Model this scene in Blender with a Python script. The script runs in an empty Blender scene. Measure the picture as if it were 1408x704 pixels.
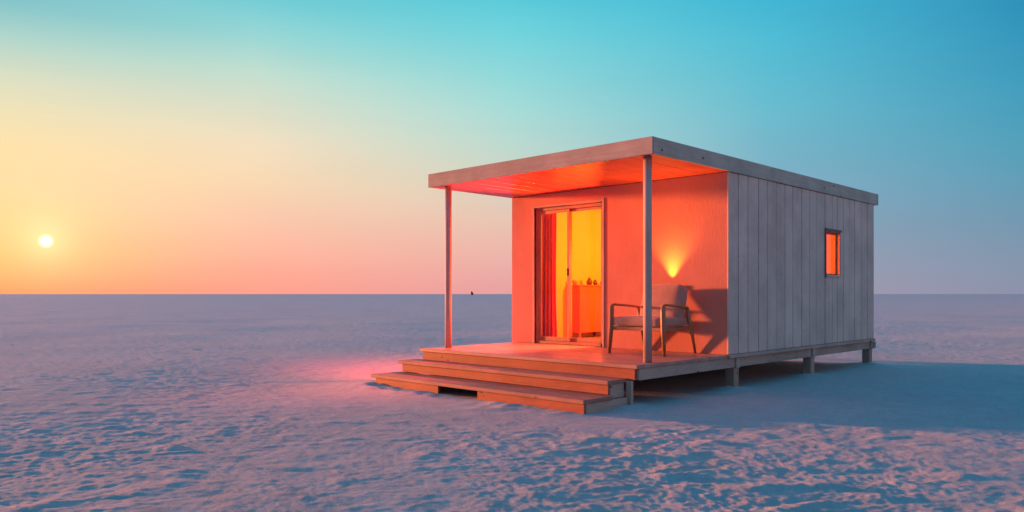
import bpy, bmesh, math, random
import numpy as np
from mathutils import Vector, Matrix

random.seed(7)
rng = np.random.RandomState(11)
SC = bpy.context.scene
COL = SC.collection
R = math.radians

# ------------------------------------------------------------------ dimensions
HD = 0.5025            # deck top above the sand
W, L, HT = 4.137, 5.434, 2.5
RT = 0.208             # roof thickness
DR = 1.86              # roof overhang at the porch
DD = 2.128             # deck reach in front of the front wall
YAW = 0.7754
CAM = (5.2103, -9.5369, 0.831 + HD)
FW = (-math.sin(YAW), math.cos(YAW))
RGT = (math.cos(YAW), math.sin(YAW))
SUN_TRAVEL = (1.0, 0.31)
SUN_EL = R(4.5)


def lin(c):
    return tuple(((v / 255) / 12.92 if v / 255 <= 0.04045 else ((v / 255 + 0.055) / 1.055) ** 2.4) for v in c)


# ------------------------------------------------------------------ mesh helpers
class MB:
    """collects shapes into one mesh"""
    def __init__(self):
        self.bm = bmesh.new()
        self.tone = self.bm.verts.layers.float.new('tone')

    def _add(self, tb, tone, smooth=False):
        m = {}
        for v in tb.verts:
            nv = self.bm.verts.new(v.co)
            nv[self.tone] = tone
            m[v] = nv
        for f in tb.faces:
            try:
                nf = self.bm.faces.new([m[v] for v in f.verts])
                nf.smooth = smooth
            except ValueError:
                pass
        tb.free()

    def box(self, a, b, bevel=0.004, tone=None, mat=None, seg=1):
        tb = bmesh.new()
        bmesh.ops.create_cube(tb, size=1)
        a, b = Vector(a), Vector(b)
        c, s = (a + b) / 2, b - a
        for v in tb.verts:
            v.co = Vector((c.x + v.co.x * s.x, c.y + v.co.y * s.y, c.z + v.co.z * s.z))
        if bevel:
            bevel = min(bevel, min(abs(s.x), abs(s.y), abs(s.z)) * 0.45)
            bmesh.ops.bevel(tb, geom=tb.edges[:], offset=bevel, segments=seg, affect='EDGES', profile=0.5)
        if mat:
            bmesh.ops.transform(tb, matrix=mat, verts=tb.verts[:])
        self._add(tb, random.random() if tone is None else tone)
        return self

    def quad(self, pts, tone=0.5):
        tb = bmesh.new()
        tb.faces.new([tb.verts.new(p) for p in pts])
        self._add(tb, tone)
        return self

    def tube(self, pts, radii, n=14, tone=0.5, flat=1.0, cap=True):
        tb = bmesh.new()
        pts = [Vector(p) for p in pts]
        rings = []
        for i, p in enumerate(pts):
            d = (pts[min(i + 1, len(pts) - 1)] - pts[max(i - 1, 0)]).normalized()
            up = Vector((0, 0, 1)) if abs(d.z) < 0.85 else Vector((0, 1, 0))
            u = d.cross(up).normalized()
            w = u.cross(d).normalized()
            r = radii[i] if hasattr(radii, '__len__') else radii
            rings.append([tb.verts.new(p + u * (math.cos(k * 2 * math.pi / n) * r) + w * (math.sin(k * 2 * math.pi / n) * r * flat)) for k in range(n)])
        for i in range(len(rings) - 1):
            for k in range(n):
                tb.faces.new((rings[i][k], rings[i][(k + 1) % n], rings[i + 1][(k + 1) % n], rings[i + 1][k]))
        if cap:
            tb.faces.new(rings[0][::-1])
            tb.faces.new(rings[-1])
        bmesh.ops.recalc_face_normals(tb, faces=tb.faces[:])
        self._add(tb, tone, True)
        return self

    def lathe(self, prof, c, n=20, tone=0.5):
        tb = bmesh.new()
        rings = [[tb.verts.new((c[0] + r * math.cos(k * 2 * math.pi / n), c[1] + r * math.sin(k * 2 * math.pi / n), c[2] + z)) for k in range(n)] for r, z in prof]
        for i in range(len(rings) - 1):
            for k in range(n):
                tb.faces.new((rings[i][k], rings[i][(k + 1) % n], rings[i + 1][(k + 1) % n], rings[i + 1][k]))
        tb.faces.new(rings[0][::-1])
        tb.faces.new(rings[-1])
        self._add(tb, tone, True)
        return self

    def build(self, name, mat, parent=None, loc=None):
        me = bpy.data.meshes.new(name)
        bmesh.ops.recalc_face_normals(self.bm, faces=self.bm.faces[:])
        self.bm.to_mesh(me)
        self.bm.free()
        me.materials.append(mat)
        o = bpy.data.objects.new(name, me)
        COL.objects.link(o)
        if parent is not None:
            o.parent = parent
            w = parent
            off = Vector((0, 0, 0))
            while w is not None:
                off += w.location
                w = w.parent
            if off.length > 0 and parent.type == 'EMPTY':
                o.location = -off      # mesh coordinates stay in world metres
        return o


def thing(name, label, cat, loc, group=None):
    o = bpy.data.objects.new(name, None)
    COL.objects.link(o)
    o.empty_display_size = 0.2
    o.location = loc
    o['label'] = label
    o['category'] = cat
    if group:
        o['group'] = group
    return o


def tag(o, label, cat, group=None):
    o['label'] = label
    o['category'] = cat
    if group:
        o['group'] = group
    return o


# ------------------------------------------------------------------ materials
class NT:
    def __init__(self, name):
        self.m = bpy.data.materials.new(name)
        self.m.use_nodes = True
        self.t = self.m.node_tree
        self.b = self.t.nodes['Principled BSDF']
        self.out = self.t.nodes['Material Output']
        self.tc = self.t.nodes.new('ShaderNodeTexCoord')

    def n(self, kind, **kw):
        nd = self.t.nodes.new('ShaderNode' + kind)
        for k, v in kw.items():
            if k in nd.inputs:
                nd.inputs[k].default_value = v
            else:
                setattr(nd, k, v)
        return nd

    def l(self, a, b):
        self.t.links.new(a, b)

    def mapped(self, scale, rot=(0, 0, 0)):
        mp = self.n('Mapping')
        mp.inputs['Scale'].default_value = scale
        mp.inputs['Rotation'].default_value = rot
        self.l(self.tc.outputs['Object'], mp.inputs['Vector'])
        return mp.outputs[0]

    def noise(self, vec, scale, detail=4, rough=0.55, dist=0.0):
        nd = self.n('TexNoise')
        nd.inputs['Scale'].default_value = scale
        nd.inputs['Detail'].default_value = detail
        nd.inputs['Roughness'].default_value = rough
        nd.inputs['Distortion'].default_value = dist
        self.l(vec, nd.inputs['Vector'])
        return nd.outputs['Fac']

    def ramp(self, fac, stops):
        nd = self.n('ValToRGB')
        e = nd.color_ramp.elements
        while len(e) < len(stops):
            e.new(0.5)
        for i, (p, c) in enumerate(stops):
            e[i].position = p
            e[i].color = (c, c, c, 1) if isinstance(c, (int, float)) else (*c, 1)
        self.l(fac, nd.inputs['Fac'])
        return nd.outputs['Color']

    def mix(self, mode, fac, a, b):
        nd = self.n('Mix', data_type='RGBA', blend_type=mode)
        for idx, val in ((0, fac), (6, a), (7, b)):
            sock = nd.inputs[idx]
            if isinstance(val, bpy.types.NodeSocket):
                self.l(val, sock)
            elif isinstance(val, (int, float)):
                sock.default_value = val if idx == 0 else (val, val, val, 1)
            else:
                sock.default_value = (*val, 1)
        return nd.outputs[2]

    def bump(self, h, strength, dist, normal=None):
        nd = self.n('Bump')
        nd.inputs['Strength'].default_value = strength
        nd.inputs['Distance'].default_value = dist
        self.l(h, nd.inputs['Height'])
        if normal is not None:
            self.l(normal, nd.inputs['Normal'])
        return nd.outputs[0]

    def done(self, col=None, rough=None, normal=None, spec=None):
        if col is not None:
            if isinstance(col, bpy.types.NodeSocket):
                self.l(col, self.b.inputs['Base Color'])
            else:
                self.b.inputs['Base Color'].default_value = (*col, 1)
        if rough is not None:
            if isinstance(rough, bpy.types.NodeSocket):
                self.l(rough, self.b.inputs['Roughness'])
            else:
                self.b.inputs['Roughness'].default_value = rough
        if normal is not None:
            self.l(normal, self.b.inputs['Normal'])
        if spec is not None:
            self.b.inputs['Specular IOR Level'].default_value = spec
        return self.m


def wood(name, dark, light, axis='x', rough=0.7, grain=1.0, specks=True, tone=0.25, spec=0.3, speck_scale=4.0, weather=(0.12, 0.10, 0.10), ks=0.16):
    t = NT(name)
    s = {'x': (0.9, 14, 14), 'y': (14, 0.9, 14), 'z': (14, 14, 0.9)}[axis]
    v = t.mapped(s)
    g1 = t.noise(v, 1.6, 6, 0.6, 0.8)
    g2 = t.noise(v, 9, 3, 0.6)
    c = t.ramp(g1, [(0.3, dark), (0.7, light)])
    c = t.mix('MULTIPLY', 0.35 * grain, c, t.ramp(g2, [(0.3, 0.45), (0.62, 1.0)]))
    big = t.noise(t.mapped((1, 1, 1)), 1.7, 5, 0.6)
    c = t.mix('MULTIPLY', 0.55, c, t.ramp(big, [(0.32, 0.6), (0.6, 1.0)]))
    at = t.n('Attribute', attribute_name='tone')
    c = t.mix('MULTIPLY', tone, c, t.ramp(at.outputs['Fac'], [(0, 0.35), (1, 1.25)]))
    h = t.mix('MIX', 0.5, g1, g2)
    if specks:
        sv = {'x': (1, 1.5, 1.5), 'y': (1.5, 1, 1.5), 'z': (1.5, 1.5, 1)}[axis]
        vo = t.n('TexVoronoi')
        vo.inputs['Scale'].default_value = speck_scale
        vo.inputs['Randomness'].default_value = 1.0
        wob = t.noise(t.mapped((1, 1, 1)), 30, 2)
        t.l(t.mapped(sv), vo.inputs['Vector'])
        ad = t.n('Math', operation='ADD')
        sc = t.n('Math', operation='MULTIPLY')
        sc.inputs[1].default_value = 0.09
        t.l(wob, sc.inputs[0])
        t.l(vo.outputs['Distance'], ad.inputs[0])
        t.l(sc.outputs[0], ad.inputs[1])
        k = t.ramp(ad.outputs[0], [(ks - .05, 1.0), (ks, 0.0)])
        c = t.mix('MIX', k, c, weather)
    n = t.bump(h, 0.35 * grain, 0.012)
    return t.done(c, rough, n, spec)


def plain(name, col, rough=0.6, spec=0.4, var=0.3, scale=6, bump=0.1, metallic=0.0):
    t = NT(name)
    f = t.noise(t.mapped((1, 1, 1)), scale, 5, 0.6)
    c = t.mix('MULTIPLY', var, col, t.ramp(f, [(0.3, 0.5), (0.65, 1.0)]))
    n = t.bump(t.noise(t.mapped((1, 1, 1)), scale * 14, 3), bump, 0.004)
    t.b.inputs['Metallic'].default_value = metallic
    return t.done(c, rough, n, spec)


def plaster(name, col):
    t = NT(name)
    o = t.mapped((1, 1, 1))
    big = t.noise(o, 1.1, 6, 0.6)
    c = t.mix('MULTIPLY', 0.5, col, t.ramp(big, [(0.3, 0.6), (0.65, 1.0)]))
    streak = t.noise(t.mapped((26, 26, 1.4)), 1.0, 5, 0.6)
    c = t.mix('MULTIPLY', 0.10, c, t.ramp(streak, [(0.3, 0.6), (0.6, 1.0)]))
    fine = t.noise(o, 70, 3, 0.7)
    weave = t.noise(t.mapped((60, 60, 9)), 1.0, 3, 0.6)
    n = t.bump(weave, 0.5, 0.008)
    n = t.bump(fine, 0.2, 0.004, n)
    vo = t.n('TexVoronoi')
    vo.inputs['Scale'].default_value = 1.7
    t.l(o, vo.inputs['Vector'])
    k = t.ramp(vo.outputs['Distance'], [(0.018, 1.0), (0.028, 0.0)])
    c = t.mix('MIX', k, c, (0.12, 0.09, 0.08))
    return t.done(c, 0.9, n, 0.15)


def fabric(name, col):
    t = NT(name)
    o = t.mapped((1, 1, 1))
    w = t.noise(t.mapped((160, 160, 160)), 1.0, 2, 0.6)
    big = t.noise(o, 5, 4, 0.6)
    c = t.mix('MULTIPLY', 0.4, col, t.ramp(big, [(0.3, 0.55), (0.65, 1.0)]))
    n = t.bump(w, 0.35, 0.003)
    n = t.bump(big, 0.35, 0.03, n)
    t.b.inputs['Sheen Weight'].default_value = 0.25
    return t.done(c, 0.95, n, 0.1)


def glass(name):
    t = NT(name)
    t.t.nodes.remove(t.b)
    tr = t.n('BsdfTransparent')
    tr.inputs[0].default_value = (0.97, 0.96, 0.95, 1)
    gl = t.n('BsdfGlossy')
    gl.inputs['Roughness'].default_value = 0.015
    fr = t.n('Fresnel')
    ge = t.n('NewGeometry')
    io = t.n('MapRange')
    io.inputs['To Min'].default_value = 1.33
    io.inputs['To Max'].default_value = 1 / 1.33
    t.l(ge.outputs['Backfacing'], io.inputs['Value'])
    t.l(io.outputs[0], fr.inputs['IOR'])
    mx = t.n('MixShader')
    t.l(fr.outputs[0], mx.inputs[0])
    t.l(tr.outputs[0], mx.inputs[1])
    t.l(gl.outputs[0], mx.inputs[2])
    t.l(mx.outputs[0], t.out.inputs['Surface'])
    return t.m


def sand(name):
    t = NT(name)
    o = t.mapped((1, 1, 1))
    big = t.noise(o, 0.35, 6, 0.6)
    mid = t.noise(o, 5, 6, 0.65, 0.6)
    grit = t.noise(o, 48, 5, 0.8)
    c = t.ramp(big, [(0.3, (0.59, 0.565, 0.585)), (0.7, (0.68, 0.65, 0.67))])
    c = t.mix('MULTIPLY', 0.3, c, t.ramp(mid, [(0.3, 0.6), (0.65, 1.0)]))
    c = t.mix('MULTIPLY', 0.45, c, t.ramp(grit, [(0.35, 0.5), (0.6, 1.0)]))
    n = t.bump(t.noise(t.mapped((1, 1, 1)), 3.2, 7, 0.72, 0.5), 0.8, 0.07)
    n = t.bump(mid, 0.45, 0.03, n)
    n = t.bump(grit, 0.9, 0.02, n)
    return t.done(c, 0.95, n, 0.06)


M = {}
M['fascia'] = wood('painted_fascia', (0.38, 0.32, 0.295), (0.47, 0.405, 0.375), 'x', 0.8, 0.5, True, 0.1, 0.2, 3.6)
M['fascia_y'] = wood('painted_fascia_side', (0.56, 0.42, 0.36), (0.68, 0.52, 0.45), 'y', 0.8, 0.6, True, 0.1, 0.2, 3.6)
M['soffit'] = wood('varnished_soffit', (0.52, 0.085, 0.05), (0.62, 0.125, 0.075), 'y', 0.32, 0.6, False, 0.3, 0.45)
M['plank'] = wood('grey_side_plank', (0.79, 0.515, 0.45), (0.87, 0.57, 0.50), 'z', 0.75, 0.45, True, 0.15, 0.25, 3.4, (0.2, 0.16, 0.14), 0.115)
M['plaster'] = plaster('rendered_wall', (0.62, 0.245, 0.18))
M['deck'] = wood('deck_boards', (0.46, 0.215, 0.165), (0.58, 0.29, 0.23), 'x', 0.42, 0.8, False, 0.2, 0.45)
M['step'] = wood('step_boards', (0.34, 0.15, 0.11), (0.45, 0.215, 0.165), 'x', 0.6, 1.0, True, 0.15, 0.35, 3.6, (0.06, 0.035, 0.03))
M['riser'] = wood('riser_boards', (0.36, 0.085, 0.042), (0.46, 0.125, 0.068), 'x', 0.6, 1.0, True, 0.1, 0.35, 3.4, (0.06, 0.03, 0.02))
M['beam'] = wood('weathered_beam', (0.54, 0.345, 0.285), (0.66, 0.435, 0.365), 'y', 0.8, 1.0, True, 0.2, 0.2, 3.6, (0.06, 0.05, 0.045))
M['stilt'] = wood('weathered_stilt', (0.46, 0.27, 0.21), (0.57, 0.345, 0.275), 'z', 0.85, 1.0, True, 0.25, 0.2, 3.6, (0.05, 0.04, 0.035))
M['post'] = wood('porch_post', (0.52, 0.35, 0.32), (0.62, 0.43, 0.39), 'z', 0.6, 0.5, False, 0.2, 0.3)
M['frame'] = wood('door_frame_wood', (0.34, 0.15, 0.085), (0.44, 0.20, 0.12), 'z', 0.5, 0.6, False, 0.2, 0.4)
M['trim'] = wood('door_trim', (0.42, 0.30, 0.26), (0.54, 0.40, 0.35), 'z', 0.7, 0.6, False, 0.2, 0.3)
M['handle'] = plain('dark_metal_handle', (0.06, 0.04, 0.03), 0.35, 0.5, 0.2, 20, 0.02, 0.8)
M['glass'] = glass('window_glass')
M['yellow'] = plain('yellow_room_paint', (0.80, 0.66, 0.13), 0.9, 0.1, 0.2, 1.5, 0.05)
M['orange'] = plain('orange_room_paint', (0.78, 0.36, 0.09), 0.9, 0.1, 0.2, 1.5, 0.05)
M['room_floor'] = wood('room_floor_boards', (0.38, 0.15, 0.08), (0.5, 0.22, 0.12), 'x', 0.45, 0.8, False, 0.3)
M['counter'] = wood('counter_wood', (0.62, 0.15, 0.03), (0.72, 0.20, 0.045), 'z', 0.6, 0.4, False, 0.1, 0.3)
M['counter_top'] = wood('counter_top_wood', (0.34, 0.15, 0.06), (0.45, 0.2, 0.08), 'y', 0.5, 0.6, False, 0.1)
M['jar'] = plain('dark_ceramic', (0.10, 0.045, 0.02), 0.35, 0.5, 0.3, 20, 0.05)
M['bowl'] = plain('yellow_ceramic', (0.75, 0.5, 0.12), 0.35, 0.5, 0.2, 20, 0.05)
M['curtain'] = fabric('red_curtain_cloth', (0.62, 0.06, 0.03))
M['cushion'] = fabric('grey_upholstery', (0.44, 0.235, 0.19))
M['chair_wood'] = wood('chair_wood', (0.34, 0.145, 0.06), (0.46, 0.21, 0.10), 'z', 0.4, 0.5, False, 0.2, 0.45)
M['reveal'] = plain('window_reveal_paint', (0.55, 0.22, 0.16), 0.7, 0.3, 0.3, 6, 0.1)
M['winframe'] = wood('window_frame_wood', (0.13, 0.11, 0.11), (0.2, 0.17, 0.16), 'z', 0.6, 0.5, False, 0.2)
M['rock'] = plain('dark_rock', (0.07, 0.05, 0.05), 0.9, 0.2, 0.5, 0.6, 0.3)
M['lamp'] = plain('lamp_body', (0.12, 0.08, 0.06), 0.4, 0.5, 0.2, 30, 0.02, 0.6)
M['sand'] = sand('sand')

# ------------------------------------------------------------------ ground
def _hash(ix, iy, seed):
    h = (ix.astype(np.int64) * 374761393 + iy.astype(np.int64) * 668265263 + seed * 1442695041) & 0xFFFFFFFF
    h = ((h ^ (h >> 13)) * 1274126177) & 0xFFFFFFFF
    h = (h ^ (h >> 16)) & 0xFFFFFFFF
    return h.astype(np.float64) / 4294967295.0


def perlin(x, y, seed):
    x0, y0 = np.floor(x), np.floor(y)
    fx, fy = x - x0, y - y0
    u = fx * fx * fx * (fx * (fx * 6 - 15) + 10)
    v = fy * fy * fy * (fy * (fy * 6 - 15) + 10)

    def g(dx, dy):
        a = _hash(x0 + dx, y0 + dy, seed) * 2 * math.pi
        return np.cos(a) * (fx - dx) + np.sin(a) * (fy - dy)
    return ((g(0, 0) * (1 - u) + g(1, 0) * u) * (1 - v) + (g(0, 1) * (1 - u) + g(1, 1) * u) * v) * 1.5


def sand_height(x, y):
    # wind direction across the frame: hummocks a little longer along it
    ca, sa = RGT
    a = x * ca + y * sa
    b = -x * sa + y * ca
    wa = a + 0.12 * perlin(a * 1.1, b * 1.1, 91)
    wb = b + 0.10 * perlin(a * 1.1 + 7, b * 1.1, 92)
    big = perlin(wa * 0.16, wb * 0.2, 1) * 0.07
    n1 = perlin(wa * 1.0, wb * 1.6, 2)
    n2 = perlin(wa * 2.1, wb * 3.2, 3)
    n3 = perlin(wa * 4.2, wb * 7.5, 4)
    n4 = perlin(wa * 10, wb * 13, 5)
    ridg = 1 - np.abs(perlin(wa * 1.7 + 3.1, wb * 3.2, 6)) * 2
    patch = np.clip(perlin(a * 0.35, b * 0.35, 8) * 0.8 + 0.85, 0.5, 1.25)
    n5 = perlin(wa * 19, wb * 27, 7)
    hum = np.maximum(perlin(wa * 2.3 + 11, wb * 3.4 + 5, 17) - .2, 0) * (1 + .6 * n3)
    pit = np.maximum(perlin(wa * 1.9 + 3, wb * 3.1 + 9, 18) - .3, 0)
    near = np.clip((15 - np.hypot(x - CAM[0], y - CAM[1])) / 8, 0, 1)
    fine = n3 * 0.0062 + n4 * 0.0056 + n5 * 0.0044
    h = (n1 * 0.0055 + n2 * 0.006) * (.65 + .35 * near) + (np.maximum(ridg, 0) ** 2 * 0.005 + hum * .034 - pit * .026) * (.35 + .65 * near) + fine
    h = h * patch * .82
    # calmer around and under the cabin
    dx = np.maximum(np.maximum(-4.2 - x, x - 0.0), 0)
    dy = np.maximum(np.maximum(-3.1 - y, y - 5.6), 0)
    d = np.sqrt(dx * dx + dy * dy)
    m = np.clip((d - 0.05) / 1.6, 0, 1)
    m = 0.12 + 0.88 * m * m * (3 - 2 * m)
    far = np.clip((90 - np.hypot(x - CAM[0], y - CAM[1])) / 60, 0, 1)
    mm = np.clip((d - 0.3) / 4, 0, 1)
    drift = np.zeros_like(x)
    for (px, py, hh, sg) in ((-.09, .25, .05, .22), (-.09, 2.77, .05, .24), (-.09, 5.35, .06, .25), (-.12, -2.11, .04, .2), (-4.0, -2.9, .05, .35), (-2.9, -3.05, .025, .3), (-1.2, -3.08, .03, .35), (-.4, -3.02, .02, .2)):
        drift = drift + hh * np.exp(-((x - px) ** 2 + (y - py) ** 2) / (2 * sg * sg)) * (1 + .5 * perlin(x * 5, y * 5, 33))
    return h * m * far + big * mm * far + drift


def make_ground():
    rad = [0.0]
    r = 1.2
    while r < 110:
        rad.append(r)
        r += min(0.015 * (max(r, 2.4) / 5) ** 1.2, 0.5)
    while r < 60000:
        rad.append(r)
        r *= 1.25
    rad.append(60000)
    rad = np.array(rad[1:])
    base = math.atan2(FW[1], FW[0])
    ang = np.concatenate([np.linspace(-0.80, 0.80, 760), np.linspace(0.80, 2 * math.pi - 0.80, 110)[1:-1]]) + base
    na, nr = len(ang), len(rad)
    rr, aa = np.meshgrid(rad, ang, indexing='ij')
    x = CAM[0] + rr * np.cos(aa)
    y = CAM[1] + rr * np.sin(aa)
    z = sand_height(x, y)
    co = np.stack([x, y, z], -1).reshape(-1, 3)
    c = np.array([[CAM[0], CAM[1], 0.0]])
    co = np.concatenate([co, c])
    i, k = np.meshgrid(np.arange(nr - 1), np.arange(na), indexing='ij')
    k2 = (k + 1) % na
    q = np.stack([i * na + k, (i + 1) * na + k, (i + 1) * na + k2, i * na + k2], -1).reshape(-1, 4)
    kk = np.arange(na)
    tr = np.stack([np.full(na, nr * na), kk, (kk + 1) % na], -1)
    me = bpy.data.meshes.new('sand_ground')
    me.vertices.add(len(co))
    me.vertices.foreach_set('co', co.ravel())
    nl = q.size + tr.size
    me.loops.add(nl)
    me.loops.foreach_set('vertex_index', np.concatenate([q.ravel(), tr.ravel()]).astype(np.int32))
    me.polygons.add(len(q) + len(tr))
    st = np.concatenate([np.arange(len(q)) * 4, len(q) * 4 + np.arange(len(tr)) * 3]).astype(np.int32)
    me.polygons.foreach_set('loop_start', st)
    me.polygons.foreach_set('use_smooth', np.ones(len(st), dtype=bool))
    me.update(calc_edges=True)
    me.validate()
    me.materials.append(M['sand'])
    o = bpy.data.objects.new('sand_ground', me)
    COL.objects.link(o)
    o['kind'] = 'structure'
    o['label'] = 'rippled pale sand plain running flat to the horizon'


make_ground()

# ------------------------------------------------------------------ cabin
cabin = thing('cabin', 'small boxy flat roofed cabin on stilts with lit glass door, porch and grey plank side', 'cabin', (-W / 2, L / 2, 0))
Z0 = HD
TW = 0.14   # wall thickness
DX0, DX1, DZ1 = -3.60, -2.155, 2.275      # door opening
WY0, WY1, WZ0, WZ1 = 3.22, 3.86, 1.12, 1.90   # window opening

# front wall around the door opening
mb = MB()
e = 0.0
mb.box((-W, 0, Z0 + 0.002), (DX0, TW, Z0 + HT - 0.002), 0.0)
mb.box((DX1, 0, Z0 + 0.002), (-0.032, TW, Z0 + HT - 0.002), 0.0)
mb.box((DX0, 0, Z0 + DZ1), (DX1, TW, Z0 + HT - 0.002), 0.0)
bmesh.ops.remove_doubles(mb.bm, verts=mb.bm.verts[:], dist=0.0005)
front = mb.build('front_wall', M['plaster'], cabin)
mb = MB()
mb.box((-W + TW, TW + .001, Z0 + .03), (DX0, TW + .012, Z0 + HT - .03), 0)
mb.box((DX1, TW + .001, Z0 + .03), (-TW - .013, TW + .012, Z0 + HT - .03), 0)
mb.box((DX0, TW + .001, Z0 + DZ1), (DX1, TW + .012, Z0 + HT - .03), 0)
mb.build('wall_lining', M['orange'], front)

# side wall: vertical planks over a core
core = MB()
core.box((-TW, TW + .002, Z0 + 0.002), (-0.03, WY0, Z0 + HT - .004), 0)
core.box((-TW, WY1, Z0 + 0.002), (-0.03, L - TW - .002, Z0 + HT - .004), 0)
core.box((-TW, WY0, Z0 + 0.002), (-0.03, WY1, Z0 + WZ0), 0)
core.box((-TW, WY0, Z0 + WZ1), (-0.03, WY1, Z0 + HT - .004), 0)
side = core.build('side_wall', M['stilt'], cabin)
mb = MB()
mb.box((-TW - .012, TW + .013, Z0 + .03), (-TW - .001, WY0, Z0 + HT - .03), 0)
mb.box((-TW - .012, WY1, Z0 + .03), (-TW - .001, L - TW - .013, Z0 + HT - .03), 0)
mb.box((-TW - .012, WY0, Z0 + .03), (-TW - .001, WY1, Z0 + WZ0), 0)
mb.box((-TW - .012, WY0, Z0 + WZ1), (-TW - .001, WY1, Z0 + HT - .03), 0)
mb.build('wall_lining', M['orange'], side)
pl = MB()
y = -0.004
ends = [0.27, 0.54, 0.86, 1.14, 1.42, 1.72, 1.99, 2.31, 2.60, 2.88, 3.21, 3.52, 3.72, 3.98, 4.24, 4.50, 4.80, 5.10, L]
for k, y1 in enumerate(ends):
    x1 = random.uniform(-0.003, 0.003)
    g = 0.009
    a, b = y + (g if k else 0), y1 - g
    tn = random.random()
    if b > WY0 and a < WY1:
        pl.box((-0.029, a, Z0 + 0.004), (x1, b, Z0 + WZ0 if True else 0), 0.005, tn)
        pl.box((-0.029, a, Z0 + WZ1), (x1, b, Z0 + HT - 0.003), 0.005, tn)
        if a < WY0 - 0.02:
            pl.box((-0.029, a, Z0 + WZ0 + .001), (x1, WY0, Z0 + WZ1 - .001), 0.003, tn)
        if b > WY1 + 0.02:
            pl.box((-0.029, WY1, Z0 + WZ0 + .001), (x1, b, Z0 + WZ1 - .001), 0.003, tn)
    else:
        pl.box((-0.029, a, Z0 + 0.004), (x1, b, Z0 + HT - 0.003), 0.005, tn)
    y = y1
pl.build('plank_cladding', M['plank'], side)

# other walls
mb = MB()
mb.box((-W, TW + .002, Z0 + .002), (-W + TW, L - TW - .002, Z0 + HT - .004), 0)
lw = mb.build('side_wall', M['plank'], cabin)
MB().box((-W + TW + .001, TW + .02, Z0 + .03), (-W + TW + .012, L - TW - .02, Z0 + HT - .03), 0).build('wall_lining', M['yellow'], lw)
mb = MB()
mb.box((-W, L - TW, Z0 + .002), (-0.001, L - .004, Z0 + HT - .004), 0)
bw = mb.build('back_wall', M['plank'], cabin)
MB().box((-W + TW, L - TW - .012, Z0 + .03), (-TW - .013, L - TW - .001, Z0 + HT - .03), 0).build('wall_lining', M['orange'], bw)
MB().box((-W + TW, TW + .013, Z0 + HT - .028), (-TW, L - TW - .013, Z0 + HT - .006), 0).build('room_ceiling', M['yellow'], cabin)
mb = MB()
x = -W + TW
while x < -TW - .02:
    mb.box((x + .001, TW + .013, Z0 + .002), (min(x + .18, -TW), L - TW - .013, Z0 + .026), 0.003)
    x += .18
mb.build('room_floor', M['room_floor'], cabin)

# roof
zr = Z0 + HT
RX0, RX1, RY0, RY1 = -W - 0.02, 0.022, -DR, L + 0.17
roof = MB().box((RX0 + .03, RY0 + .03, zr + .015), (RX1 - .03, RY1 - .03, zr + RT - .006), 0.0).build('roof', M['fascia'], cabin)
MB().box((RX0, RY0, zr), (RX1, RY0 + .028, zr + RT), 0.004).build('fascia_board', M['fascia'], roof)
MB().box((RX0, RY1 - .028, zr), (RX1, RY1, zr + RT), 0.004).build('fascia_board', M['fascia'], roof)
MB().box((RX1 - .028, RY0 + .0285, zr + .0008), (RX1 - .001, RY1 - .0285, zr + RT - .001), 0.004).build('fascia_board', M['fascia_y'], roof)
MB().box((RX0 + .001, RY0 + .0285, zr + .0008), (RX0 + .028, RY1 - .0285, zr + RT - .001), 0.004).build('fascia_board', M['fascia_y'], roof)
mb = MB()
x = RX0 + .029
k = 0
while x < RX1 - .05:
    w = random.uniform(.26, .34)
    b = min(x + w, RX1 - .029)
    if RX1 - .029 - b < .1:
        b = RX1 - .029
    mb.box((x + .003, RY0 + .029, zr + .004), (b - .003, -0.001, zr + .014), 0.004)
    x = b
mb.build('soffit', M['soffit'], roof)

# posts
PR, PL = (-0.165, -1.69), (-3.87, -1.69)
for p in (PL, PR):
    m = MB()
    m.tube([(p[0], p[1], Z0), (p[0], p[1], Z0 + .8), (p[0], p[1], Z0 + 1.7), (p[0], p[1], zr + .003)], [.054, .052, .052, .053], 24)
    m.build('porch_post', M['post'], cabin)

# deck
mb = MB()
y = -DD
k = 0
X0, X1 = -W + .1, -0.015
while y < -0.005:
    b = min(y + .137, 0.0)
    mb.box((X0 - .0 + random.uniform(-.003, .003), y + .0018, Z0 - .046), (X1 + random.uniform(-.003, .003), b - .0018, Z0 + random.uniform(-.0012, .0012) - 0.0005), 0.004)
    y = b
deck = mb.build('deck', M['deck'], cabin)
MB().box((X0 + .035, -DD + .035, Z0 - .185), (X1 - .05, -DD + .075, Z0 - .047), 0.004).build('front_board', M['riser'], deck)
MB().box((-W + .02, 0.001, Z0 - .046), (0.022, L + .02, Z0 - .0005), 0.004).build('floor_sheet', M['beam'], cabin)
# edge beams below deck and floor, in lengths butted over the stilts
SY = [-1.92, 0.25, 2.77, L - .09]
sx = -0.085
for a, b in ((-DD + .076, .30), (.303, 2.80), (2.803, L - .02)):
    MB().box((sx - .01, a, Z0 - .185), (sx + .055, b, Z0 - .047), 0.005).build('floor_beam', M['beam'], cabin)
for a, b in ((-DD + .076, .30), (.303, 2.80), (2.803, L - .02)):
    MB().box((-W + .13, a, Z0 - .185), (-W + .20, b, Z0 - .047), 0.005).build('floor_beam', M['beam'], cabin)
for yy in (-1.2, .2, 1.5, 2.7, 4.0, L - .1):
    MB().box((-W + .203, yy, Z0 - .165), (sx - .013, yy + .06, Z0 - .048), 0.004).build('floor_joist', M['beam'], cabin)
# unseen board added under the far long side to stop low sun
MB().box((-W + .105, -DD + .3, -.1), (-W + .127, L - 1.0, Z0 - .187), .003).build('sun_block_board', M['beam'], cabin)
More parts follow.
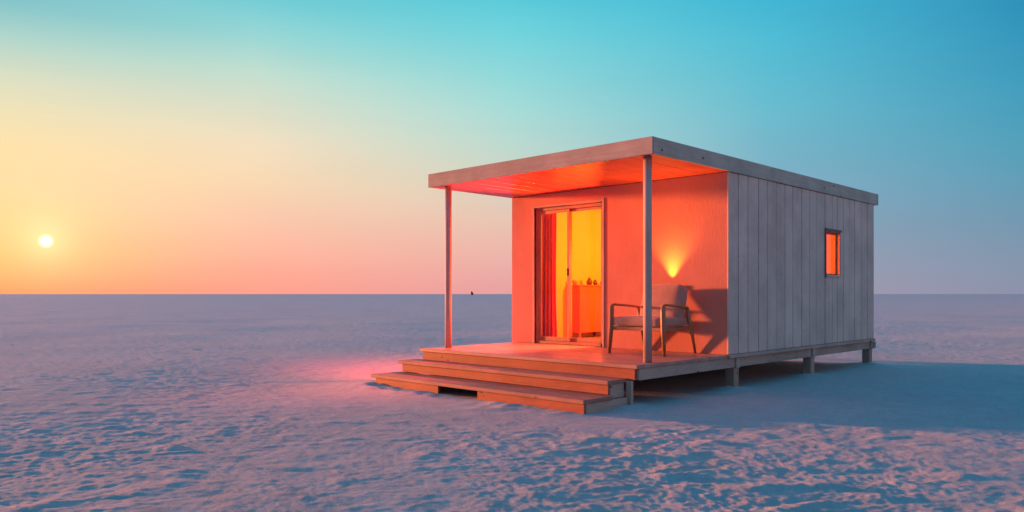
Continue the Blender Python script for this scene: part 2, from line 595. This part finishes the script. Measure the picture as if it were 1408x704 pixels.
# stilts
for i, yy in enumerate(SY):
    w = .05 if i == 0 else .068
    ztop = Z0 - .187
    for xx in ((sx - .005, -W + .17) if i else (-W + .17,)):
        MB().box((xx - w, yy - w, -.15), (xx + w, yy + w, ztop), 0.006).build('stilt', M['stilt'], cabin)
    if i:
        MB().box((sx + .056, yy - .05 + .02, Z0 - .195), (sx + .082, yy + .05 + .02, Z0 - .048), 0.004).build('beam_cover', M['beam'], cabin)
# end block at the far corner
MB().box((sx + .02, L - .015, Z0 - .175), (sx + .11, L + .05, Z0 - .06), 0.01).build('beam_end', M['beam'], cabin)

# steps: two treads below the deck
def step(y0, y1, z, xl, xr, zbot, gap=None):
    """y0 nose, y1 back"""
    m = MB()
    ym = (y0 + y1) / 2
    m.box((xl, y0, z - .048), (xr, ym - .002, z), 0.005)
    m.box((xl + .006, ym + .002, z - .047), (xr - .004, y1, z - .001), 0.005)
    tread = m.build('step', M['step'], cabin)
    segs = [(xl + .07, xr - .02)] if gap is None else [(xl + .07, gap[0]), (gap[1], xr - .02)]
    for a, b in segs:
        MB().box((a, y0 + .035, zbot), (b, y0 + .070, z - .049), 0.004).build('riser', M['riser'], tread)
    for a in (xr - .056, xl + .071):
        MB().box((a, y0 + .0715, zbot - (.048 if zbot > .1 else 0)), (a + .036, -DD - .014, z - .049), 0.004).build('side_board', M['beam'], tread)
    return tread


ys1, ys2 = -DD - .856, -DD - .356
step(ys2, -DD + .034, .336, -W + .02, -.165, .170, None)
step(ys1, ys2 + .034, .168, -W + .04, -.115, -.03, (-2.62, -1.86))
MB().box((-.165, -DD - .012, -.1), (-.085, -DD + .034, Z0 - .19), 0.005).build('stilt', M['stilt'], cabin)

# sliding door
fr = MB()
y0, y1 = 0.035, 0.125
fr.box((DX0, y0, Z0 + .004), (DX0 + .05, y1, Z0 + DZ1), 0.004)
fr.box((DX1 - .05, y0, Z0 + .004), (DX1, y1, Z0 + DZ1), 0.004)
fr.box((DX0 + .051, y0, Z0 + DZ1 - .05), (DX1 - .051, y1, Z0 + DZ1 - .001), 0.004)
fr.box((DX0 + .051, y0 - .02, Z0 + .004), (DX1 - .051, y1, Z0 + .05), 0.004)
door = fr.build('sliding_door', M['frame'], cabin)
tm = MB()
tm.box((DX0 - .035, -.018, Z0 + .004), (DX0, .03, Z0 + DZ1 + .002), 0.004)
tm.box((DX1, -.018, Z0 + .004), (DX1 + .035, .03, Z0 + DZ1 + .057), 0.004)
tm.box((DX0 - .035, -.0185, Z0 + DZ1 + .003), (DX1 - .001, .03, Z0 + DZ1 + .04), 0.004)
tm.build('door_trim', M['trim'], door)
MX = -2.90


def leaf(xa, xb, ya):
    z0, z1 = Z0 + .051, Z0 + DZ1 - .051
    m = MB()
    s = .052
    m.box((xa, ya, z0), (xa + s, ya + .035, z1), 0.004)
    m.box((xb - s, ya, z0), (xb, ya + .035, z1), 0.004)
    m.box((xa + s + .001, ya + .002, z1 - .05), (xb - s - .001, ya + .033, z1), 0.004)
    m.box((xa + s + .001, ya + .002, z0), (xb - s - .001, ya + .033, z0 + .07), 0.004)
    m.build('door_leaf', M['frame'], door)
    MB().box((xa + s - .004, ya + .014, z0 + .066), (xb - s + .004, ya + .020, z1 - .046), 0).build('glass_pane', M['glass'], door)


leaf(DX0 + .051, MX + .026, .045)
leaf(MX - .026, DX1 - .051, .083)
hm = MB()
hm.box((MX - .012, .018, Z0 + 1.13), (MX + .012, .0445, Z0 + 1.25), 0.006, seg=2)
hm.build('door_handle', M['handle'], door)

# side window
wf = MB()
d0, d1 = -.155, -.005
t_ = .022
wf.box((d0, WY0 + .001, Z0 + WZ0), (d1, WY0 + t_, Z0 + WZ1), 0.003)
wf.box((d0, WY1 - t_, Z0 + WZ0), (d1, WY1 - .001, Z0 + WZ1), 0.003)
wf.box((d0, WY0 + t_ + .001, Z0 + WZ1 - t_), (d1, WY1 - t_ - .001, Z0 + WZ1 - .001), 0.003)
win = wf.build('window', M['reveal'], cabin)
m = MB()
m.box((d0, WY0 + t_ + .001, Z0 + WZ0 + .001), (.018, WY1 - t_ - .001, Z0 + WZ0 + .028), 0.004)
m.build('window_sill', M['plank'], win)
m = MB()
m.box((.002, WY0 - .03, Z0 + WZ0 - .02), (.016, WY0 + .012, Z0 + WZ1 + .03), 0.003)
m.box((.002, WY0 + .013, Z0 + WZ1 - .012), (.014, WY1 + .02, Z0 + WZ1 + .026), 0.003)
m.build('window_frame', M['winframe'], win)
m = MB()
xa = -.085
m.box((xa - .02, WY0 + t_ + .001, Z0 + WZ0 + .029), (xa + .02, WY0 + t_ + .035, Z0 + WZ1 - t_ - .001), 0.003)
m.box((xa - .02, WY1 - t_ - .035, Z0 + WZ0 + .029), (xa + .02, WY1 - t_ - .001, Z0 + WZ1 - t_ - .001), 0.003)
m.box((xa - .019, WY0 + t_ + .036, Z0 + WZ1 - t_ - .035), (xa + .019, WY1 - t_ - .036, Z0 + WZ1 - t_ - .001), 0.003)
m.box((xa - .019, WY0 + t_ + .036, Z0 + WZ0 + .029), (xa + .019, WY1 - t_ - .036, Z0 + WZ0 + .06), 0.003)
m.build('window_sash', M['frame'], win)
MB().box((xa - .003, WY0 + t_ + .03, Z0 + WZ0 + .055), (xa + .003, WY1 - t_ - .03, Z0 + WZ1 - t_ - .03), 0).build('window_pane', M['glass'], win)

# ------------------------------------------------------------------ inside the room
FZ = Z0 + .026
ct = thing('counter', 'orange wooden counter with dark top along the wall behind the glass door', 'counter', (-3.8, 2.1, FZ))
cx0, cx1, cy0, cy1 = -W + TW + .014, -3.70, 1.29, 3.2
MB().box((cx0, cy0 - .02, FZ + .945), (cx1 + .02, cy1, FZ + .975), 0.004).build('counter_top', M['counter_top'], ct)
m = MB()
m.box((cx0 + .005, cy0, FZ + .1), (cx1 - .02, cy0 + .02, FZ + .944), 0.003)
m.box((cx1 - .0195, cy0, FZ + .1), (cx1 - .001, cy1 - .02, FZ + .944), 0.003)
m.build('counter_panel', M['counter'], ct)
for yy in (cy0 - .012, cy0 + .75, cy1 - .06):
    MB().box((cx1 - .001, yy, FZ), (cx1 + .035, yy + .04, FZ + .944), 0.003).build('leg', M['counter_top'], ct)
    MB().box((cx0 + .01, yy + .02, FZ), (cx0 + .045, yy + .06, FZ + .944 if yy > cy0 else FZ + .099), 0.003).build('leg', M['counter_top'], ct)
TZ = FZ + .975
bowl = MB().lathe([(.03, 0), (.04, .01), (.075, .06), (.082, .085), (.076, .085), (.06, .05), (.01, .03)], (-3.85, 1.37, TZ), 20)
tag(bowl.build('bowl', M['bowl'], None), 'small pale yellow bowl at the end of the indoor counter', 'bowl')
jars = [((-3.80, 1.72), 1.05, 'small dark lidded jar on the counter, first to the right of the bowl'),
        ((-3.82, 1.92), .8, 'short dark jar on the counter between the first jar and the jug'),
        ((-3.80, 2.42), .9, 'dark little pot on the counter nearest the right door edge')]
for (xx, yy), s, lab in jars:
    r_ = thing('jar', lab, 'jar', (xx, yy, TZ), 'dark jars on the indoor counter')
    MB().lathe([(.03 * s, 0), (.045 * s, .01 * s), (.055 * s, .05 * s), (.045 * s, .085 * s), (.03 * s, .098 * s)], (xx, yy, TZ), 18).build('body', M['jar'], r_)
    MB().lathe([(.034 * s, .099 * s), (.034 * s, .112 * s), (.012 * s, .118 * s), (.014 * s, .135 * s), (.006 * s, .14 * s)], (xx, yy, TZ), 18).build('lid', M['jar'], r_)
jug = thing('jug', 'dark round jug with handle and spout among the counter jars', 'jug', (-3.8, 2.14, TZ))
MB().lathe([(.035, 0), (.055, .015), (.06, .05), (.04, .085), (.036, .105), (.04, .11)], (-3.8, 2.14, TZ), 18).build('body', M['jar'], jug)
MB().tube([(-3.8, 2.195, TZ + .03), (-3.8, 2.23, TZ + .05), (-3.8, 2.225, TZ + .085), (-3.8, 2.18, TZ + .095)], .007, 8).build('handle', M['jar'], jug)

# curtain at the left of the door
m = bmesh.new()
nx, nz = 90, 12
cxa, cxb = -3.92, -3.32
vs = []
for i in range(nx + 1):
    u = i / nx
    row = []
    for j in range(nz + 1):
        v = j / nz
        xx = cxa + (cxb - cxa) * u + .012 * math.sin(v * 3 + u * 9)
        yy = .235 + .032 * math.sin(u * 2 * math.pi * 7.5 + .4 * math.sin(v * 4)) * (1.1 - .3 * v) + .01 * math.sin(u * 40)
        row.append(m.verts.new((xx, yy, FZ + .02 + v * 2.28)))
    vs.append(row)
for i in range(nx):
    for j in range(nz):
        f = m.faces.new((vs[i][j], vs[i + 1][j], vs[i + 1][j + 1], vs[i][j + 1]))
        f.smooth = True
me = bpy.data.meshes.new('curtain')
m.to_mesh(me)
m.free()
me.materials.append(M['curtain'])
cur = bpy.data.objects.new('curtain', me)
COL.objects.link(cur)
tag(cur, 'red pleated curtain gathered behind the left glass door leaf', 'curtain')

# ------------------------------------------------------------------ armchair
def rounded(a, b, bev, mat=None, puff=0.0, seg=4):
    tb = bmesh.new()
    bmesh.ops.create_cube(tb, size=1)
    bmesh.ops.subdivide_edges(tb, edges=tb.edges[:], cuts=7, use_grid_fill=True)
    a, b = Vector(a), Vector(b)
    c, s = (a + b) / 2, b - a
    for v in tb.verts:
        p = v.co * 2
        q = Vector((p.x * s.x / 2, p.y * s.y / 2, p.z * s.z / 2))
        inn = Vector([max(-(s[i] / 2 - bev), min(s[i] / 2 - bev, q[i])) for i in range(3)])
        d = q - inn
        if d.length > 1e-6 and sum(1 for i in range(3) if abs(d[i]) > 1e-6) > 1:
            q = inn + d.normalized() * bev
        for i in range(3):
            o1, o2 = (i + 1) % 3, (i + 2) % 3
            if abs(abs(p[i]) - 1) < 1e-4:
                q[i] += math.copysign(puff * (1 - p[o1] ** 2) * (1 - p[o2] ** 2), p[i])
        v.co = q + c
    if mat:
        bmesh.ops.transform(tb, matrix=mat, verts=tb.verts[:])
    m = MB()
    m._add(tb, .5, True)
    return m


CH = (-0.93, -0.46)
chair = thing('armchair', 'wooden armchair with grey cushions standing on the porch against the front wall', 'armchair', (CH[0], CH[1], Z0))
cxl, cxr = -1.345, -0.50
yf, yb = -.845, -.035
zz = Z0
# front legs rise to the arms, rear legs splay back
for xx, s in ((cxl, -1), (cxr, 1)):
    MB().tube([(xx + s * .03, yf - .015, zz), (xx + s * .008, yf - .004, zz + .34), (xx, yf, zz + .60), (xx, yf + .005, zz + .665)], [.020, .034, .035, .030], 14).build('leg', M['chair_wood'], chair)
    MB().tube([(xx + s * .0, yb, zz), (xx - s * .01, yb - .10, zz + .34), (xx - s * .015, yb - .19, zz + .64)], [.019, .033, .027], 14).build('leg', M['chair_wood'], chair)
    MB().tube([(xx, yf - .015, zz + .672), (xx, yf + .06, zz + .685), (xx - s * .004, yf + .3, zz + .67), (xx - s * .012, yb - .2, zz + .645), (xx - s * .012, yb - .16, zz + .64)], [.020, .029, .029, .027, .017], 14, flat=.6).build('armrest', M['chair_wood'], chair)
m = MB()
zs = zz + .36
m.box((cxl + .018, yf - .012, zs - .03), (cxr - .018, yf + .014, zs + .02), .006, seg=2)
m.box((cxl + .018, yb - .12, zs - .03), (cxr - .018, yb - .095, zs + .02), .006, seg=2)
m.box((cxl - .010, yf + .016, zs - .028), (cxl + .014, yb - .096, zs + .018), .006, seg=2)
m.box((cxr - .014, yf + .016, zs - .028), (cxr + .010, yb - .096, zs + .018), .006, seg=2)
m.build('seat_frame', M['chair_wood'], chair)
rounded((cxl + .012, yf - .02, zs + .022), (cxr - .022, yb - .16, zs + .155), .035, None, .012).build('seat_cushion', M['cushion'], chair)
# reclined back cushion
hb, th = .535, .19
rec = Matrix.Translation((0, -.465, zs + .10)) @ Matrix.Rotation(R(-16), 4, 'X')
rounded((cxl + .17, 0, 0), (cxr - .03, th, hb), .05, rec, .018).build('back_cushion', M['cushion'], chair)

# small wall uplight hidden behind the chair back
ul = thing('wall_light', 'small dark uplight fixed to the front wall behind the armchair back', 'wall lamp', (-.93, 0, Z0 + 1.0))
UX, UZ = -.89, Z0 + .98
MB().box((UX - .03, -.010, UZ - .12), (UX + .03, -.001, UZ - .02), .003).build('back_plate', M['lamp'], ul)
MB().tube([(UX, -.0105, UZ - .07), (UX, -.08, UZ - .072)], .010, 12).build('arm', M['lamp'], ul)
MB().lathe([(.014, -.05), (.022, -.03), (.026, .02), (.023, .02), (.018, -.02), (.005, -.03)], (UX, -.08, UZ - .03), 20).build('shade', M['lamp'], ul)

# ------------------------------------------------------------------ far rock
def rock(u, dist, h):
    d = Vector((FW[0] + RGT[0] * (u - 704) / 1055.6, FW[1] + RGT[1] * (u - 704) / 1055.6)) * dist
    bx, by = CAM[0] + d.x, CAM[1] + d.y
    tb = bmesh.new()
    bmesh.ops.create_icosphere(tb, subdivisions=4, radius=1)
    from mathutils import noise
    for v in tb.verts:
        p = v.co.copy()
        t = (p.z + 1) / 2
        w = (1 - t) * .95 + .18 + .22 * math.exp(-((t - .86) / .1) ** 2)
        k = 1 + .35 * noise.noise(p * 1.7 + Vector((4, 2, 1)))
        lean = (t - .4) * -.35 * RGT[0], (t - .4) * -.35 * RGT[1]
        v.co = Vector((p.x * w * k * h * .38 + lean[0] * h * .4, p.y * w * k * h * .38 + lean[1] * h * .4, t * h - .05 * h))
    m = MB()
    m._add(tb, .5, True)
    o = m.build('rock_outcrop', M['rock'])
    o.location = (bx, by, 0)
    tag(o, 'tiny dark rock outcrop far off on the horizon beside the porch post', 'rock')


rock(649, 1100, 6.0)

# ------------------------------------------------------------------ world
world = bpy.data.worlds.new('World')
SC.world = world
world.use_nodes = True
wt = world.node_tree
for n in list(wt.nodes):
    wt.nodes.remove(n)


def wn(kind, **kw):
    nd = wt.nodes.new('ShaderNode' + kind)
    for k, v in kw.items():
        setattr(nd, k, v)
    return nd


def wmath(op, a, b=None, c=None, clamp=False):
    nd = wn('Math', operation=op, use_clamp=clamp)
    for i, v in enumerate((a, b, c)):
        if v is None:
            continue
        if isinstance(v, bpy.types.NodeSocket):
            wt.links.new(v, nd.inputs[i])
        else:
            nd.inputs[i].default_value = v
    return nd.outputs[0]


tc = wn('TexCoord')
sep = wn('SeparateXYZ')
wt.links.new(tc.outputs['Generated'], sep.inputs[0])
X, Y, Z = sep.outputs


def dot(a, b, c):
    return wmath('ADD', wmath('ADD', wmath('MULTIPLY', X, a), wmath('MULTIPLY', Y, b)), wmath('MULTIPLY', Z, c))


az = wmath('ARCTAN2', dot(RGT[0], RGT[1], 0), dot(FW[0], FW[1], 0))
el = wmath('ARCSINE', wmath('MINIMUM', wmath('MAXIMUM', Z, 0.0), 1.0))
elf = wmath('DIVIDE', el, R(60), clamp=True)
PXF = 1055.6


def ramp(stops):
    nd = wn('ValToRGB')
    e = nd.color_ramp.elements
    while len(e) < len(stops):
        e.new(.5)
    for i, (p, c) in enumerate(stops):
        e[i].position = p
        e[i].color = (*lin(c), 1)
    wt.links.new(elf, nd.inputs[0])
    return nd.outputs[0]


TOP = [(.62, (58, 164, 206)), (1.0, (42, 146, 202))]


def column(a, rows):
    st = []
    for v, c in rows:
        elv = math.atan((404.3 - v) / PXF * (math.cos(R(a)) if abs(a) < 70 else 1.0))
        st.append((max(elv, 0) / R(60), c))
    st.sort(key=lambda s: s[0])
    return ramp(st + TOP)


SKY = [
    (-33.7, [(404, (255, 146, 104)), (375, (255, 172, 116)), (340, (253, 192, 126)), (300, (252, 204, 143)), (250, (251, 211, 158)), (200, (250, 216, 162)), (150, (236, 220, 178)), (100, (214, 218, 191)), (50, (170, 208, 198)), (0, (124, 192, 198))]),
    (-18.5, [(404, (255, 157, 142)), (375, (254, 165, 147)), (340, (252, 179, 157)), (300, (250, 195, 168)), (250, (248, 212, 174)), (200, (242, 219, 186)), (150, (222, 222, 198)), (100, (194, 222, 206)), (50, (152, 215, 212)), (0, (112, 204, 212))]),
    (0.0, [(404, (230, 160, 164)), (375, (232, 168, 168)), (340, (234, 180, 172)), (300, (230, 194, 178)), (250, (212, 208, 192)), (200, (186, 216, 206)), (150, (164, 218, 214)), (100, (140, 217, 219)), (50, (112, 211, 219)), (0, (86, 202, 217))]),
    (18.4, [(404, (166, 154, 178)), (375, (156, 156, 181)), (340, (146, 158, 184)), (300, (136, 164, 189)), (250, (126, 172, 195)), (200, (114, 180, 201)), (150, (102, 186, 206)), (100, (88, 188, 210)), (50, (74, 187, 212)), (0, (58, 182, 212))]),
    (33.7, [(404, (140, 147, 172)), (375, (130, 146, 173)), (340, (120, 147, 175)), (300, (106, 148, 176)), (250, (90, 152, 180)), (200, (75, 156, 184)), (150, (63, 156, 187)), (100, (52, 154, 189)), (50, (42, 149, 188)), (0, (33, 142, 184))]),
    (85.0, [(404, (212, 172, 165)), (300, (204, 170, 168)), (150, (172, 162, 176)), (0, (84, 138, 184))]),
]
cols = [(a, column(a, r)) for a, r in SKY]
cur_c = cols[0][1]
for (a0, _), (a1, c1) in zip(cols[:-1], cols[1:]):
    f = wmath('DIVIDE', wmath('SUBTRACT', az, R(a0)), R(a1 - a0), clamp=True)
    mx = wn('Mix', data_type='RGBA')
    wt.links.new(f, mx.inputs[0])
    wt.links.new(cur_c, mx.inputs[6])
    wt.links.new(c1, mx.inputs[7])
    cur_c = mx.outputs[2]
# west of the frame the glow fades to dusk as well
back = column(-120.0 + 180, [(404, (135, 105, 125)), (300, (105, 112, 140)), (150, (62, 125, 160)), (0, (40, 125, 172))])
f = wmath('DIVIDE', wmath('SUBTRACT', R(-50), az), R(60), clamp=True)
mx = wn('Mix', data_type='RGBA')
wt.links.new(f, mx.inputs[0])
wt.links.new(cur_c, mx.inputs[6])
wt.links.new(back, mx.inputs[7])
cur_c = mx.outputs[2]
# visible low sun: disc and halo
sa = math.atan((63 - 704) / PXF)
se = math.atan((404.3 - 331.5) / PXF * math.cos(sa))
sd = (math.cos(se) * (FW[0] * math.cos(sa) + RGT[0] * math.sin(sa)), math.cos(se) * (FW[1] * math.cos(sa) + RGT[1] * math.sin(sa)), math.sin(se))
ang = wmath('ARCCOSINE', wmath('MINIMUM', dot(*sd), 1.0))
g1 = wmath('POWER', 2.718, wmath('MULTIPLY', wmath('POWER', wmath('DIVIDE', ang, R(5.2)), 1.5), -1.0))
g2 = wmath('POWER', 2.718, wmath('MULTIPLY', wmath('POWER', wmath('DIVIDE', ang, R(1.3)), 1.3), -1.0))
disc = wmath('SUBTRACT', 1.0, wmath('DIVIDE', wmath('SUBTRACT', ang, R(.18)), R(.28)), clamp=True)


def add(base, fac, col):
    sc = wn('VectorMath', operation='SCALE')
    sc.inputs[0].default_value = col
    wt.links.new(fac, sc.inputs['Scale'])
    ad = wn('VectorMath', operation='ADD')
    wt.links.new(base, ad.inputs[0])
    wt.links.new(sc.outputs[0], ad.inputs[1])
    return ad.outputs[0]


cur_c = add(cur_c, g1, (.04, .09, .01))
cur_c = add(cur_c, g2, (.3, .26, .16))
cur_c = add(cur_c, disc, (1.5, 1.2, .8))
hz = wn('TexNoise')
hm_ = wn('Mapping')
hm_.inputs['Scale'].default_value = (2.2, 2.2, 11)
wt.links.new(tc.outputs['Generated'], hm_.inputs[0])
wt.links.new(hm_.outputs[0], hz.inputs['Vector'])
hz.inputs['Scale'].default_value = 1.6
hz.inputs['Detail'].default_value = 5
hv = wn('VectorMath', operation='SCALE')
wt.links.new(cur_c, hv.inputs[0])
wt.links.new(wmath('MULTIPLY_ADD', hz.outputs['Fac'], .10, .95), hv.inputs['Scale'])
cur_c = hv.outputs[0]
bg = wn('Background')
wt.links.new(cur_c, bg.inputs[0])
bg.inputs[1].default_value = 0.97
sky = wn('TexSky', sky_type='NISHITA')
sky.sun_disc = False
sky.sun_elevation = SUN_EL
sky.sun_rotation = math.atan2(-SUN_TRAVEL[0], -SUN_TRAVEL[1])
bg2 = wn('Background')
wt.links.new(sky.outputs[0], bg2.inputs[0])
bg2.inputs[1].default_value = 0.015
sh = wn('AddShader')
wt.links.new(bg.outputs[0], sh.inputs[0])
wt.links.new(bg2.outputs[0], sh.inputs[1])
wo = wn('OutputWorld')
wt.links.new(sh.outputs[0], wo.inputs['Surface'])

# ------------------------------------------------------------------ lights
def light(name, kind, loc, energy, col, **kw):
    d = bpy.data.lights.new(name, kind)
    d.energy = energy
    d.color = col
    for k, v in kw.items():
        setattr(d, k, v)
    o = bpy.data.objects.new(name, d)
    COL.objects.link(o)
    o.location = loc
    return o


def aim(o, target):
    o.rotation_euler = (Vector(target) - o.location).to_track_quat('-Z', 'Y').to_euler()


hl = math.hypot(*SUN_TRAVEL)
s = light('sun', 'SUN', (-20, -10, 10), 10.5, (1.0, 0.265, 0.09), angle=R(3.4))
s.rotation_euler = Vector((SUN_TRAVEL[0] / hl * math.cos(SUN_EL), SUN_TRAVEL[1] / hl * math.cos(SUN_EL), -math.sin(SUN_EL))).to_track_quat('-Z', 'Y').to_euler()
light('room_lamp', 'POINT', (-1.7, 1.9, Z0 + 1.75), 320, (1.0, 0.30, 0.022), shadow_soft_size=.08)
o = light('deck_fill', 'SPOT', (-2.2, .5, Z0 + 2.12), 2500, (1.0, 0.12, 0.05), shadow_soft_size=.12, spot_size=R(80), spot_blend=1.0)  # added fill inside the door to redden the deck, no fitting
aim(o, (-2.6, -1.1, Z0))
o = light('sand_patch_fill', 'SPOT', (-3.95, -.85, Z0 + HT - .03), 1200, (1.0, 0.07, 0.05), shadow_soft_size=.03, spot_size=R(82), spot_blend=1.0)  # added spot without a fixture, makes the red patch on the sand
aim(o, (-5.6, -.75, 0.0))
o = light('soffit_fill', 'SPOT', (-2.9, 1.3, Z0 + .35), 2600, (1.0, 0.08, 0.018), shadow_soft_size=.3, spot_size=R(110), spot_blend=.6)  # made-up low spot sent out through the glass to light the soffit
aim(o, (-2.4, -1.2, Z0 + 2.5))
o = light('uplight', 'SPOT', (UX, -.08, UZ), 34, (1.0, 0.56, 0.05), shadow_soft_size=.02, spot_size=R(78), spot_blend=.6)
aim(o, (UX, -.08, UZ + 1))
o = light('wall_halo_fill', 'SPOT', (UX, -.12, UZ + .02), 170, (1.0, 0.26, 0.03), shadow_soft_size=.01, spot_size=R(110), spot_blend=1.0)  # extra wide spot added to redden wall and soffit around the uplight
aim(o, (UX, -.45, UZ + 1))

# ------------------------------------------------------------------ camera
cd = bpy.data.cameras.new('camera')
cam = bpy.data.objects.new('camera', cd)
COL.objects.link(cam)
cam.location = CAM
cam.rotation_euler = (R(90), 0, YAW)
cd.sensor_width = 36
cd.lens = 36 * 1055.56 / 1408
cd.shift_y = (404.3 - 352) / 1408
cd.clip_start = .1
cd.clip_end = 200000
SC.camera = cam
SC.view_settings.view_transform = 'Standard'
SC.view_settings.look = 'None'
SC.view_settings.exposure = 0
SC.view_settings.gamma = 1
SC.cycles.max_bounces = 8
SC.cycles.transparent_max_bounces = 8
SC.cycles.sample_clamp_indirect = 4
